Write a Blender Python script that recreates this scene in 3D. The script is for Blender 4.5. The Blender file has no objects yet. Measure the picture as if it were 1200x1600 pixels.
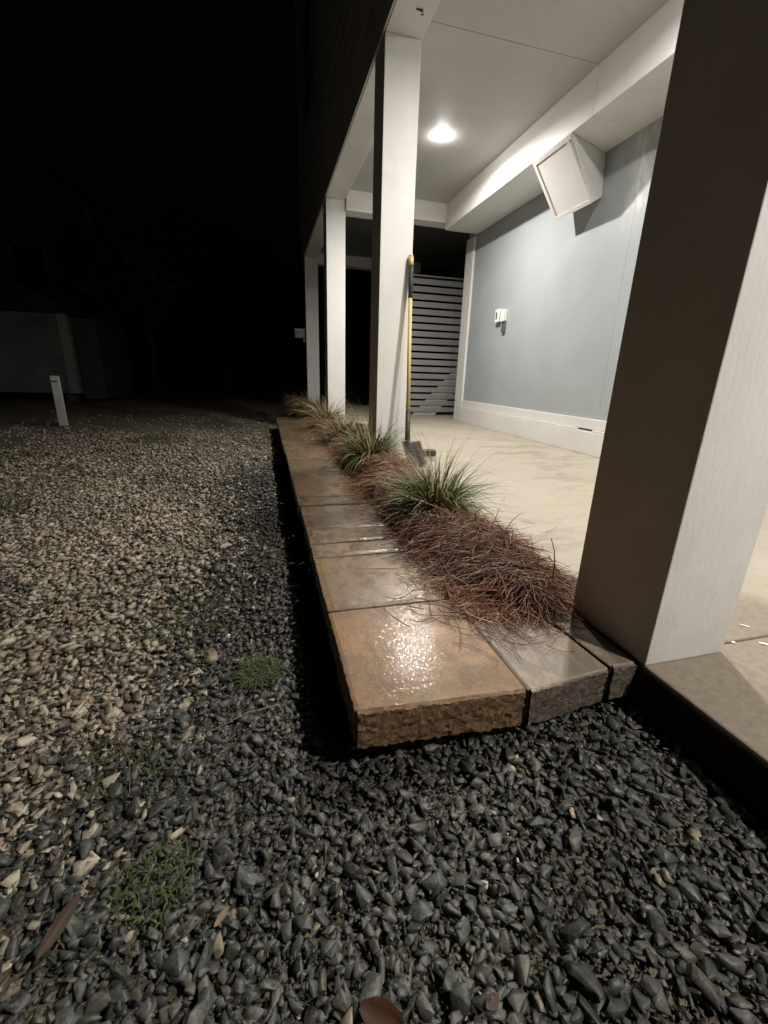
import bpy, bmesh, math, random
import numpy as np
from mathutils import Vector, Matrix, noise
R = math.radians
rnd = random.Random(7)
rng = np.random.default_rng(11)
S = bpy.context.scene

# ---------------------------------------------------------------- camera
cam = bpy.data.cameras.new('camera')
cam.sensor_fit = 'VERTICAL'; cam.sensor_height = 36.0; cam.sensor_width = 36.0
cam.lens = 669.72/1600*36.0
cam.clip_start = 0.02; cam.clip_end = 1000
camo = bpy.data.objects.new('camera', cam); S.collection.objects.link(camo)
_R = [(0.9657091, -0.25800048, 0.02901181), (-0.0519771, -0.30160576, -0.95201489), (0.25437043, 0.91786149, -0.30467354)]
_m = Matrix(((_R[0][0], -_R[1][0], -_R[2][0]), (_R[0][1], -_R[1][1], -_R[2][1]), (_R[0][2], -_R[1][2], -_R[2][2])))
camo.matrix_world = Matrix.Translation((-0.8506, 0.0, 0.65)) @ _m.to_4x4()
S.camera = camo

# ---------------------------------------------------------------- night sky
W = bpy.data.worlds.new('World'); S.world = W; W.use_nodes = True
wn = W.node_tree.nodes; wl = W.node_tree.links
sky = wn.new('ShaderNodeTexSky'); sky.sky_type = 'NISHITA'; sky.sun_disc = False
sky.sun_elevation = R(-4); sky.sun_rotation = R(200)
bg = wn['Background']; bg.inputs['Strength'].default_value = 0.04
hs = wn.new('ShaderNodeHueSaturation'); hs.inputs['Saturation'].default_value = 0.15
wl.new(sky.outputs[0], hs.inputs['Color']); wl.new(hs.outputs[0], bg.inputs['Color'])

S.view_settings.view_transform = 'Standard'; S.view_settings.look = 'None'
S.view_settings.exposure = 0.0; S.view_settings.gamma = 1.0
S.view_settings.use_curve_mapping = False
S.cycles.use_denoising = True
S.cycles.max_bounces = 7; S.cycles.diffuse_bounces = 4; S.cycles.glossy_bounces = 3
S.cycles.sample_clamp_indirect = 4.0
S.cycles.caustics_reflective = False; S.cycles.caustics_refractive = False

LAMP_COLOR = (1.0, 0.95, 0.885)
LAMPS = [((0.88, 4.61), 75.0), ((0.88, 1.98), 65.0), ((1.0, -0.95), 89.0)]

# ---------------------------------------------------------------- helpers
C = S.collection

def tag(o, label=None, cat=None, group=None, kind=None):
    if label: o['label'] = label
    if cat: o['category'] = cat
    if group: o['group'] = group
    if kind: o['kind'] = kind
    return o

def empty(name, loc=(0, 0, 0), **k):
    o = bpy.data.objects.new(name, None); C.objects.link(o); o.location = loc
    o.empty_display_size = 0.1
    return tag(o, **k)

def link(name, me, mat, parent=None):
    o = bpy.data.objects.new(name, me); C.objects.link(o)
    if mat and not me.materials: me.materials.append(mat)
    if parent:
        o.parent = parent
        o.matrix_parent_inverse = Matrix.Identity(4)
        o.location = -parent.location if parent.parent is None else (-parent.location - parent.parent.location)
    return o

def boxm(x0, x1, y0, y1, z0, z1, bev=0.0, seg=2):
    bm = bmesh.new(); bmesh.ops.create_cube(bm, size=1)
    bmesh.ops.scale(bm, vec=(x1-x0, y1-y0, z1-z0), verts=bm.verts)
    bmesh.ops.translate(bm, vec=((x0+x1)/2, (y0+y1)/2, (z0+z1)/2), verts=bm.verts)
    if bev > 0:
        bmesh.ops.bevel(bm, geom=bm.edges[:], offset=bev, segments=seg, affect='EDGES', profile=0.5)
    return bm

def fin(bm, name, mat, parent=None, smooth=False):
    me = bpy.data.meshes.new(name); bm.to_mesh(me); bm.free()
    if smooth:
        for p in me.polygons: p.use_smooth = True
    return link(name, me, mat, parent)

def box(name, x0, x1, y0, y1, z0, z1, mat, parent=None, bev=0.003, seg=1):
    return fin(boxm(x0, x1, y0, y1, z0, z1, bev, seg), name, mat, parent)

def prism(name, pts, y0, y1, mat, parent=None, bev=0.0):
    """cross-section in XZ swept along Y"""
    bm = bmesh.new()
    a = [bm.verts.new((p[0], y0, p[1])) for p in pts]
    b = [bm.verts.new((p[0], y1, p[1])) for p in pts]
    n = len(pts)
    bm.faces.new(a); bm.faces.new(b[::-1])
    for i in range(n): bm.faces.new((a[i], b[i], b[(i+1) % n], a[(i+1) % n]))
    bmesh.ops.recalc_face_normals(bm, faces=bm.faces[:])
    if bev: bmesh.ops.bevel(bm, geom=bm.edges[:], offset=bev, segments=1, affect='EDGES')
    return fin(bm, name, mat, parent)

def cyl(bm, p0, p1, r0, r1, n=16):
    p0 = Vector(p0); p1 = Vector(p1); d = (p1-p0)
    q = d.to_track_quat('Z', 'Y')
    va = []; vb = []
    for i in range(n):
        a = 2*math.pi*i/n; v = Vector((math.cos(a), math.sin(a), 0))
        va.append(bm.verts.new(p0 + q @ (v*r0))); vb.append(bm.verts.new(p1 + q @ (v*r1)))
    for i in range(n): bm.faces.new((va[i], va[(i+1) % n], vb[(i+1) % n], vb[i]))
    bm.faces.new(va[::-1]); bm.faces.new(vb)

# ---------------------------------------------------------------- materials
class Mt:
    def __init__(s, name, rough=0.6, spec=0.5):
        s.m = bpy.data.materials.new(name); s.m.use_nodes = True
        s.n = s.m.node_tree.nodes; s.l = s.m.node_tree.links
        s.b = s.n['Principled BSDF']
        s.b.inputs['Roughness'].default_value = rough
        s.b.inputs['Specular IOR Level'].default_value = spec
        s.tc = s.n.new('ShaderNodeTexCoord').outputs['Object']
    def map(s, scale=(1, 1, 1), rot=(0, 0, 0)):
        m = s.n.new('ShaderNodeMapping'); m.inputs['Scale'].default_value = scale; m.inputs['Rotation'].default_value = rot
        s.l.new(s.tc, m.inputs[0]); return m.outputs[0]
    def noise(s, scale, detail=4, rough=0.55, vec=None, dist=0.0):
        t = s.n.new('ShaderNodeTexNoise'); t.inputs['Scale'].default_value = scale
        t.inputs['Detail'].default_value = detail; t.inputs['Roughness'].default_value = rough
        t.inputs['Distortion'].default_value = dist
        s.l.new(vec or s.tc, t.inputs['Vector']); return t.outputs['Fac']
    def ramp(s, fac, stops):
        r = s.n.new('ShaderNodeValToRGB'); e = r.color_ramp.elements
        while len(e) < len(stops): e.new(0.5)
        for i, (p, c) in enumerate(stops):
            e[i].position = p; e[i].color = (c if len(c) == 4 else tuple(c)+(1,)) if isinstance(c, (tuple, list)) else (c, c, c, 1)
        s.l.new(fac, r.inputs[0]); return r.outputs[0]
    def mix(s, fac, a, b, mode='MIX'):
        x = s.n.new('ShaderNodeMix'); x.data_type = 'RGBA'; x.blend_type = mode
        for sock, v in ((x.inputs[0], fac), (x.inputs[6], a), (x.inputs[7], b)):
            if isinstance(v, (int, float)): sock.default_value = v
            elif isinstance(v, tuple): sock.default_value = v if len(v) == 4 else v+(1,)
            else: s.l.new(v, sock)
        return x.outputs[2]
    def math(s, op, a, b=0.0):
        x = s.n.new('ShaderNodeMath'); x.operation = op
        for k, v in ((0, a), (1, b)):
            if isinstance(v, (int, float)): x.inputs[k].default_value = v
            else: s.l.new(v, x.inputs[k])
        return x.outputs[0]
    def col(s, c):
        if isinstance(c, tuple): s.b.inputs['Base Color'].default_value = c+(1,)
        else: s.l.new(c, s.b.inputs['Base Color'])
    def rough(s, r): s.l.new(r, s.b.inputs['Roughness'])
    def bump(s, h, strength=0.3, dist=0.002):
        b = s.n.new('ShaderNodeBump'); b.inputs['Strength'].default_value = strength; b.inputs['Distance'].default_value = dist
        s.l.new(h, b.inputs['Height'])
        prev = s.b.inputs['Normal']
        if prev.is_linked: s.l.new(prev.links[0].from_socket, b.inputs['Normal'])
        s.l.new(b.outputs[0], prev)
    def attr(s, name):
        a = s.n.new('ShaderNodeAttribute'); a.attribute_name = name; return a.outputs

def m_paint(name, c, rough=0.55, grain=(1, 1, 1), gs=30, gb=0.15, dirt=0.12, gd=0.0015, rust=False):
    s = Mt(name, rough)
    n1 = s.noise(2.3, 5); n2 = s.noise(17, 4)
    dark = tuple(v*(1-dirt*2) for v in c)
    a = s.mix(s.ramp(n1, [(0.35, 0.0), (0.75, 1.0)]), c, dark)
    a = s.mix(s.math('MULTIPLY', s.ramp(n2, [(0.5, 0.0), (0.8, 1.0)]), dirt*2), a, tuple(v*0.8 for v in c))
    s.col(a)
    s.bump(s.noise(gs, 5, 0.6, s.map(grain)), gb, gd)
    s.rough(s.ramp(n2, [(0.3, rough-0.08), (0.8, rough+0.12)]))
    return s.m

M = {}
M['post'] = m_paint('painted_timber_white', (0.74, 0.73, 0.70), 0.5, (3, 3, 0.8), 38, 0.35, 0.05, 0.002)
def m_postnear():
    s = Mt('painted_rough_timber', 0.6)
    v = s.map((1, 1, 0.34))
    streak = s.noise(95, 6, 0.65, v, 0.4)
    coarse = s.noise(24, 4, 0.6, v, 0.3)
    blot = s.noise(5, 4)
    a = s.mix(s.ramp(blot, [(0.35, 0.0), (0.7, 1.0)]), (0.76, 0.755, 0.73), (0.68, 0.67, 0.65))
    a = s.mix(s.math('MULTIPLY', s.ramp(streak, [(0.30, 1.0), (0.42, 0.0)]), 0.35), a, (0.54, 0.53, 0.50))
    z = s.n.new('ShaderNodeSeparateXYZ'); s.l.new(s.tc, z.inputs[0])
    low = s.n.new('ShaderNodeMapRange'); low.inputs[1].default_value = 0.0; low.inputs[2].default_value = 0.25
    low.inputs[3].default_value = 0.5; low.inputs[4].default_value = 0.0; s.l.new(z.outputs[2], low.inputs[0])
    dirtf = s.math('MULTIPLY', low.outputs[0], s.noise(14, 5))
    a = s.mix(dirtf, a, (0.40, 0.36, 0.30))
    s.col(a)
    s.bump(coarse, 0.4, 0.003); s.bump(streak, 0.6, 0.0022)
    s.rough(s.ramp(streak, [(0.3, 0.5), (0.7, 0.75)]))
    return s.m
M['post_near'] = m_postnear()
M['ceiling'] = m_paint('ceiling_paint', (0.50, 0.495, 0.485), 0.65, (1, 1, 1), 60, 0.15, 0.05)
M['trim'] = m_paint('trim_paint', (0.74, 0.73, 0.71), 0.45, (1, 1, 1), 40, 0.15, 0.06)
def m_wall():
    s = Mt('blue_grey_wall_paint', 0.5)
    n1 = s.noise(1.7, 4); n2 = s.noise(9, 5)
    a = s.mix(s.ramp(n1, [(0.35, 0.0), (0.7, 1.0)]), (0.37, 0.40, 0.415), (0.32, 0.35, 0.365))
    # lighter filler and brush marks round the board seam (a repair patch of its own)
    sp = s.n.new('ShaderNodeSeparateXYZ'); s.l.new(s.tc, sp.inputs[0])
    d = s.math('ABSOLUTE', s.math('SUBTRACT', sp.outputs[1], 3.32))
    near = s.ramp(d, [(0.0, 1.0), (0.16, 0.0)])
    hi = s.n.new('ShaderNodeMapRange'); hi.inputs[1].default_value = 1.75; hi.inputs[2].default_value = 2.0
    hi.inputs[3].default_value = 0; hi.inputs[4].default_value = 1; s.l.new(sp.outputs[2], hi.inputs[0])
    f = s.math('MULTIPLY', s.math('MULTIPLY', near, hi.outputs[0]), s.ramp(s.noise(13, 5, 0.6, s.map((1, 1, 0.35))), [(0.42, 0.0), (0.62, 0.8)]))
    s.col(s.mix(f, a, (0.68, 0.69, 0.68)))
    s.bump(s.noise(2.2, 2), 0.25, 0.02); s.bump(s.noise(70, 4), 0.2, 0.001)
    s.rough(s.ramp(n2, [(0.3, 0.4), (0.8, 0.6)]))
    return s.m
M['wall'] = m_wall()
M['siding'] = m_paint('dark_siding', (0.55, 0.56, 0.57), 0.6, (1, 0.2, 6), 12, 0.3, 0.15)
M['slat'] = m_paint('slat_paint', (0.26, 0.26, 0.255), 0.6, (0.4, 1, 8), 20, 0.4, 0.12)
M['slat_light'] = m_paint('bare_stringer', (0.40, 0.39, 0.37), 0.6)
M['plastic'] = m_paint('white_plastic', (0.82, 0.82, 0.79), 0.35, (1, 1, 1), 80, 0.03, 0.02)
M['dark'] = m_paint('dark_recess', (0.02, 0.02, 0.02), 0.7)
M['cover'] = m_paint('grey_paint_and_shade', (0.12, 0.122, 0.125), 0.5)  # grey boards; also the painted shade below the switch box and on the far ceiling
M['yellow'] = m_paint('yellow_fibreglass', (0.64, 0.52, 0.23), 0.35, (5, 5, 0.3), 60, 0.1, 0.06)
M['grip'] = m_paint('black_rubber', (0.035, 0.033, 0.03), 0.6)
M['steel'] = m_paint('rusty_steel', (0.055, 0.042, 0.028), 0.55, (1, 1, 1), 60, 0.5, 0.25)
M['tile'] = m_paint('tan_block', (0.42, 0.36, 0.25), 0.8, (1, 1, 1), 90, 0.7, 0.2)
M['shed'] = m_paint('old_white_siding', (0.25, 0.25, 0.235), 0.7, (1, 1, 4), 20, 0.3, 0.2)
M['shed_trim'] = m_paint('shed_trim', (0.42, 0.42, 0.40), 0.7)
M['roof'] = m_paint('dark_roof', (0.04, 0.04, 0.042), 0.9)
M['stake'] = m_paint('stake_paint', (0.70, 0.70, 0.68), 0.7)

def m_slab():
    s = Mt('worn_cream_concrete', 0.6)
    st = s.map((0.8, 1.5, 1), (0, 0, R(28)))
    n1 = s.noise(1.2, 6, 0.6); n2 = s.noise(3.1, 10, 0.66, st, 0.35); n3 = s.noise(45, 5, 0.7); n4 = s.noise(420, 2)
    msk = s.ramp(s.noise(0.9, 3), [(0.42, 0.15), (0.62, 1.0)])
    n5 = s.noise(9, 6, 0.6, s.map((1, 1, 1)), 1.2)
    a = s.mix(s.ramp(n1, [(0.3, 0.0), (0.7, 1.0)]), (0.375, 0.343, 0.268), (0.325, 0.292, 0.226))
    a = s.mix(s.math('MULTIPLY', msk, s.ramp(n2, [(0.52, 0.0), (0.545, 0.7), (0.60, 0.8), (0.68, 0.05)])), a, (0.225, 0.19, 0.14))
    a = s.mix(s.math('MULTIPLY', msk, s.ramp(n2, [(0.33, 0.8), (0.42, 0.0)])), a, (0.43, 0.405, 0.34))
    a = s.mix(s.math('MULTIPLY', s.ramp(n5, [(0.485, 0.0), (0.5, 1.0), (0.515, 0.0)]), 0.35), a, (0.30, 0.24, 0.17))
    a = s.mix(s.math('MULTIPLY', s.ramp(n3, [(0.4, 0.0), (0.7, 1.0)]), 0.25), a, (0.40, 0.33, 0.24))
    # bare grey-brown concrete where the coating stops beside the near post
    sp = s.n.new('ShaderNodeSeparateXYZ'); s.l.new(s.tc, sp.inputs[0])
    e = s.math('ADD', s.math('MULTIPLY', sp.outputs[0], 0.45), sp.outputs[1])
    e = s.math('ADD', e, s.math('MULTIPLY', s.noise(7, 5), 0.22))
    f = s.ramp(e, [(0.0, 0.0), (1.0, 0.0)])
    mr = s.n.new('ShaderNodeMapRange'); mr.inputs[1].default_value = 1.30; mr.inputs[2].default_value = 1.22
    s.l.new(e, mr.inputs[0])
    g = s.mix(s.ramp(n3, [(0.35, 0.0), (0.65, 1.0)]), (0.20, 0.16, 0.12), (0.27, 0.225, 0.17))
    a = s.mix(mr.outputs[0], a, g)
    s.col(a)
    s.bump(n3, 0.3, 0.002); s.bump(n4, 0.25, 0.0012); s.bump(n2, 0.25, 0.003)
    s.rough(s.ramp(n2, [(0.35, 0.45), (0.65, 0.7)]))
    return s.m
M['slab'] = m_slab()

def m_paver(name, c1, c2, c3, wet=0.5, grain=0.8):
    s = Mt(name, 0.35, 0.5)
    info = s.n.new('ShaderNodeObjectInfo')
    off = s.n.new('ShaderNodeVectorMath'); off.operation = 'ADD'
    sc = s.n.new('ShaderNodeVectorMath'); sc.operation = 'SCALE'; sc.inputs['Scale'].default_value = 9.0
    cmb = s.n.new('ShaderNodeCombineXYZ')
    for k in range(3): s.l.new(info.outputs['Random'], cmb.inputs[k])
    s.l.new(cmb.outputs[0], sc.inputs[0]); s.l.new(s.tc, off.inputs[0]); s.l.new(sc.outputs[0], off.inputs[1])
    geo = s.tc; s.tc = off.outputs[0]
    n1 = s.noise(4.2, 5, 0.6, None, 0.4); n2 = s.noise(13, 6, 0.65, s.map((1.8, 1, 1)), 0.8)
    gr = s.noise(240, 2, 0.6); g2 = s.noise(120, 4, 0.7)
    a = s.mix(s.ramp(n1, [(0.42, 0.0), (0.56, 1.0)]), c1, c2)
    a = s.mix(s.ramp(n2, [(0.47, 0.0), (0.60, 0.9)]), a, c3)
    a = s.mix(s.math('MULTIPLY', s.ramp(gr, [(0.42, 0.0), (0.60, 1.0)]), 0.55), a, tuple(v*0.45 for v in c3))
    a = s.mix(s.math('MULTIPLY', s.ramp(g2, [(0.55, 0.0), (0.7, 1.0)]), 0.4), a, tuple(min(1, v*1.35) for v in c1))
    at = s.attr('side')
    pit = s.noise(75, 5, 0.75, None, 1.0)
    rk = s.mix(s.ramp(pit, [(0.40, 0.0), (0.62, 1.0)]), tuple(v*0.45 for v in c2), tuple(v*1.15 for v in c2))
    sd1 = s.math('MINIMUM', at[2], 1.0); sd2 = s.math('MAXIMUM', s.math('SUBTRACT', at[2], 1.0), 0.0)
    a = s.mix(sd1, a, rk)
    a = s.mix(sd2, a, (0.018, 0.014, 0.010))
    s.col(a)
    s.bump(n2, 0.12, 0.002)
    s.bump(s.noise(150, 2, 0.55), 1.0*grain, 0.00062)
    s.bump(gr, 0.4*grain, 0.0004)
    s.bump(s.math('MULTIPLY', pit, sd1), 0.9, 0.009)
    r = s.mix(s.ramp(n1, [(0.35, 0.0), (0.65, 1.0)]), (wet-0.08,)*3, (wet+0.14,)*3)
    s.rough(r)
    s.b.inputs['Coat Weight'].default_value = 0.30; s.b.inputs['Coat Roughness'].default_value = 0.07; s.b.inputs['Coat IOR'].default_value = 1.33
    s.l.new(s.b.inputs['Normal'].links[0].from_socket, s.b.inputs['Coat Normal'])
    return s.m
M['paver_orange'] = m_paver('wet_orange_block', (0.33, 0.188, 0.082), (0.245, 0.140, 0.064), (0.165, 0.112, 0.066), 0.50)
M['paver_tan'] = m_paver('wet_tan_block', (0.275, 0.190, 0.110), (0.19, 0.135, 0.083), (0.105, 0.080, 0.054), 0.30)
M['paver_warm'] = m_paver('wet_warm_block', (0.31, 0.190, 0.092), (0.22, 0.142, 0.078), (0.12, 0.088, 0.057), 0.32)
M['paver_grey'] = m_paver('wet_grey_block', (0.25, 0.20, 0.145), (0.17, 0.135, 0.10), (0.31, 0.25, 0.18), 0.42)

def m_stone():
    s = Mt('wet_stone', 0.4, 0.5)
    a = s.attr('tint')
    n = s.noise(160, 4, 0.6); n2 = s.noise(700, 2)
    c = s.mix(s.ramp(n, [(0.35, 0.0), (0.7, 1.0)]), a[0], s.mix(0.12, a[0], (0.22, 0.20, 0.17)), 'MIX')
    c = s.mix(s.math('MULTIPLY', s.ramp(n, [(0.3, 1.0), (0.5, 0.0)]), 0.5), c, (0.02, 0.022, 0.02))
    s.col(c)
    s.bump(n, 0.35, 0.003); s.bump(n2, 0.25, 0.0008)
    s.rough(s.ramp(n, [(0.3, 0.30), (0.7, 0.62)]))
    return s.m
M['stone'] = m_stone()

def m_dirt():
    s = Mt('damp_dirt', 0.85)
    n = s.noise(3, 8, 0.65); n2 = s.noise(0.7, 4); n3 = s.noise(60, 5, 0.7); n4 = s.noise(18, 6, 0.7)
    c = s.mix(s.ramp(n, [(0.35, 0.0), (0.65, 1.0)]), (0.19, 0.145, 0.095), (0.085, 0.066, 0.045))
    c = s.mix(s.math('MULTIPLY', s.ramp(n4, [(0.46, 0.0), (0.62, 1.0)]), 0.55), c, (0.26, 0.22, 0.165))
    c = s.mix(s.ramp(n2, [(0.52, 0.0), (0.62, 0.6)]), c, (0.035, 0.05, 0.02))
    c = s.mix(s.math('MULTIPLY', s.ramp(n3, [(0.5, 0.0), (0.62, 1.0)]), 0.6), c, (0.24, 0.21, 0.16))
    s.col(c); s.bump(n3, 0.8, 0.01); s.bump(n, 0.5, 0.03)
    return s.m
M['dirt'] = m_dirt()

M['annex'] = m_paint('annex_boards', (0.09, 0.09, 0.085), 0.8)
def m_fibre(name, rough=0.5, spec=0.5, trans=0.0):
    s = Mt(name, rough, spec)
    a = s.attr('tint')
    s.col(a[0])
    return s.m
M['straw'] = m_fibre('pine_straw', 0.40, 0.5)
M['blade'] = m_fibre('grass_blade', 0.5, 0.25)
M['leaf'] = m_fibre('leaf', 0.6)
M['foliage'] = m_fibre('tree_foliage', 0.6)
M['bark'] = m_paint('bark', (0.10, 0.075, 0.055), 0.9)
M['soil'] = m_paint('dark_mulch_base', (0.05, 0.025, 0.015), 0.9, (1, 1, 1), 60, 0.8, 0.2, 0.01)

# ---------------------------------------------------------------- mesh from arrays
def mesh_np(name, V, F, tint, mat, parent=None, smooth=False, k=3):
    """V (n,3), F (m,k) all same arity, tint (n,3) per vertex"""
    me = bpy.data.meshes.new(name)
    me.vertices.add(len(V)); me.vertices.foreach_set('co', np.asarray(V, np.float32).ravel())
    m = len(F); me.loops.add(m*k); me.loops.foreach_set('vertex_index', np.asarray(F, np.int32).ravel())
    me.polygons.add(m); me.polygons.foreach_set('loop_start', np.arange(0, m*k, k, dtype=np.int32))
    me.polygons.foreach_set('loop_total', np.full(m, k, np.int32))
    if smooth: me.polygons.foreach_set('use_smooth', np.ones(m, bool))
    me.update(calc_edges=True)
    a = me.attributes.new('tint', 'FLOAT_COLOR', 'POINT')
    c = np.ones((len(V), 4), np.float32); c[:, :3] = tint
    a.data.foreach_set('color', c.ravel())
    return link(name, me, mat, parent)

def tubes(paths, rad, n=3):
    """paths (N,S,3), rad (N,S) -> V,F(quads)"""
    N, Sg, _ = paths.shape
    T = np.gradient(paths, axis=1); T /= np.linalg.norm(T, axis=2, keepdims=True)+1e-9
    ref = rng.normal(size=(N, 1, 3)); ref = ref/np.linalg.norm(ref, axis=2, keepdims=True)
    A = np.cross(T, ref); A /= np.linalg.norm(A, axis=2, keepdims=True)+1e-9
    Bn = np.cross(T, A)
    V = np.zeros((N, Sg, n, 3))
    for i in range(n):
        a = 2*math.pi*i/n
        V[:, :, i] = paths + rad[:, :, None]*(math.cos(a)*A+math.sin(a)*Bn)
    idx = np.arange(N*Sg*n).reshape(N, Sg, n)
    q = []
    for i in range(n):
        j = (i+1) % n
        q.append(np.stack([idx[:, :-1, i], idx[:, 1:, i], idx[:, 1:, j], idx[:, :-1, j]], -1).reshape(-1, 4))
    return V.reshape(-1, 3), np.concatenate(q)

def ribbons(paths, wid, side, fold=0.25):
    """paths (N,S,3), wid (N,S), side (N,3): folded leaf blade of two strips"""
    N, Sg, _ = paths.shape
    T = np.gradient(paths, axis=1); T /= np.linalg.norm(T, axis=2, keepdims=True)+1e-9
    sd = side[:, None, :]-np.sum(T*side[:, None, :], 2, keepdims=True)*T
    sd /= np.linalg.norm(sd, axis=2, keepdims=True)+1e-9
    nn = np.cross(T, sd)
    V = np.stack([paths-sd*wid[..., None]+nn*wid[..., None]*fold, paths, paths+sd*wid[..., None]+nn*wid[..., None]*fold], 2)
    idx = np.arange(N*Sg*3).reshape(N, Sg, 3)
    q = [np.stack([idx[:, :-1, i], idx[:, :-1, i+1], idx[:, 1:, i+1], idx[:, 1:, i]], -1).reshape(-1, 4) for i in (0, 1)]
    return V.reshape(-1, 3), np.concatenate(q)

# ================================================================ GROUND
GZ = -0.185
def gh(x, y):
    """gravel level: a little higher in front of the blocks, sunk along their side"""
    z = GZ + 0.010*np.sin(x*2.1+1.0)*np.cos(y*1.7) + 0.006*np.sin(x*6.3+y*4.1)
    z = z + 0.064*np.clip(1-np.abs(x+0.2)/0.75, 0, 1)**0.7*np.clip((1.0-y)*3, 0, 1)
    return z
def dist_ground():
    xs = np.concatenate([-np.geomspace(300, 6, 16), np.linspace(-5.6, 3, 120), np.geomspace(3.4, 300, 14)])
    ys = np.concatenate([-np.geomspace(300, 3, 14), np.linspace(-2.6, 12, 150), np.geomspace(13, 400, 16)])
    X, Y = np.meshgrid(xs, ys)
    Z = gh(X, Y)-0.016
    Z = np.where((X > -0.66) & (Y > 0.74), -0.21, Z)
    Z = np.where((X > 0.04), -0.22, Z)
    far = np.clip((Y-7)/6, 0, 1); Z = Z*(1-far)+far*(-0.17)
    V = np.stack([X, Y, Z], -1).reshape(-1, 3); nx = len(xs); ny = len(ys)
    i = np.arange(nx*ny).reshape(ny, nx)
    F = np.stack([i[:-1, :-1], i[:-1, 1:], i[1:, 1:], i[1:, :-1]], -1).reshape(-1, 4)
    o = mesh_np('ground', V, F, (1, 1, 1), M['dirt'], None, True, 4)
    o['kind'] = 'structure'
dist_ground()

# ---- gravel: angular chips
def stone_proto(npts, bev, flat, seed, subdiv=0):
    r = random.Random(seed)
    bm = bmesh.new()
    for i in range(npts):
        v = Vector((r.gauss(0, 1), r.gauss(0, 1), r.gauss(0, 1))).normalized()
        v = Vector((math.copysign(abs(v.x)**0.8, v.x), math.copysign(abs(v.y)**0.8, v.y)*r.uniform(0.60, 0.72), math.copysign(abs(v.z)**0.7, v.z)*flat))
        bm.verts.new(v*r.uniform(0.86, 1.04))
    res = bmesh.ops.convex_hull(bm, input=bm.verts[:])
    bmesh.ops.delete(bm, geom=[g for g in set(res['geom_interior']+res['geom_unused']) if isinstance(g, bmesh.types.BMVert)], context='VERTS')
    bmesh.ops.dissolve_limit(bm, angle_limit=R(12), verts=bm.verts[:], edges=bm.edges[:])
    if bev: bmesh.ops.bevel(bm, geom=bm.edges[:], offset=bev, segments=1, affect='EDGES', clamp_overlap=True)
    bmesh.ops.triangulate(bm, faces=bm.faces[:])
    V = np.array([v.co[:] for v in bm.verts]); 
    bm.verts.index_update()
    F = np.array([[v.index for v in f.verts] for f in bm.faces])
    bm.free()
    V = V/np.abs(V).max()
    return V, F

PH = [stone_proto(12, 0.032, rnd.uniform(0.26, 0.48), 100+i) for i in range(14)]
PM = [stone_proto(10, 0.0, rnd.uniform(0.32, 0.55), 200+i) for i in range(12)]
PL = [stone_proto(8, 0.0, rnd.uniform(0.40, 0.60), 300+i) for i in range(10)]

def fbm(x, y, s, seed=0):
    out = np.zeros_like(x)
    for o, a in ((1, 1.0), (2.1, 0.5), (4.3, 0.25)):
        out += a*np.sin(x*s*o+seed+1.7*np.sin(y*s*o*0.9+seed*2.1))*np.cos(y*s*o*1.1-seed+1.3*np.sin(x*s*o*0.8))
    return out

def scatter(name, cells, protos, size, tiltmax, parent=None, smooth=False):
    Vs = []; Fs = []; Ts = []; off = 0
    x, y, z, sz, tint = cells
    N = len(x); pid = rng.integers(0, len(protos), N)
    yaw = rng.uniform(0, 2*math.pi, N); tl = np.abs(rng.normal(0, tiltmax, N)).clip(0, 1.35); td = rng.uniform(0, 2*math.pi, N)
    el = rng.uniform(0.85, 1.3, N)
    for k, (PV, PF) in enumerate(protos):
        s = np.nonzero(pid == k)[0]
        if len(s) == 0: continue
        n = len(s)
        cy, sy = np.cos(yaw[s]), np.sin(yaw[s])
        P = PV[None]*np.stack([sz[s]*el[s], sz[s], sz[s]], -1)[:, None, :]
        a = P[..., 0]*cy[:, None]-P[..., 1]*sy[:, None]; b = P[..., 0]*sy[:, None]+P[..., 1]*cy[:, None]; c = P[..., 2]
        kx, ky = np.cos(td[s])[:, None], np.sin(td[s])[:, None]
        ct, stt = np.cos(tl[s])[:, None], np.sin(tl[s])[:, None]
        dot = kx*a+ky*b
        X = a*ct+ky*c*stt+kx*dot*(1-ct)
        Y = b*ct-kx*c*stt+ky*dot*(1-ct)
        Z = c*ct+(kx*b-ky*a)*stt
        V = np.stack([X+x[s][:, None], Y+y[s][:, None], Z+z[s][:, None]], -1)
        nv = len(PV)
        Vs.append(V.reshape(-1, 3)); Fs.append((PF[None]+(np.arange(n)*nv)[:, None, None]+off).reshape(-1, 3))
        Ts.append(np.repeat(tint[s], nv, axis=0)); off += n*nv
    o = mesh_np(name, np.concatenate(Vs), np.concatenate(Fs), np.concatenate(Ts), M['stone'], parent, smooth)
    o['kind'] = 'stuff'
    return o

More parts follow.
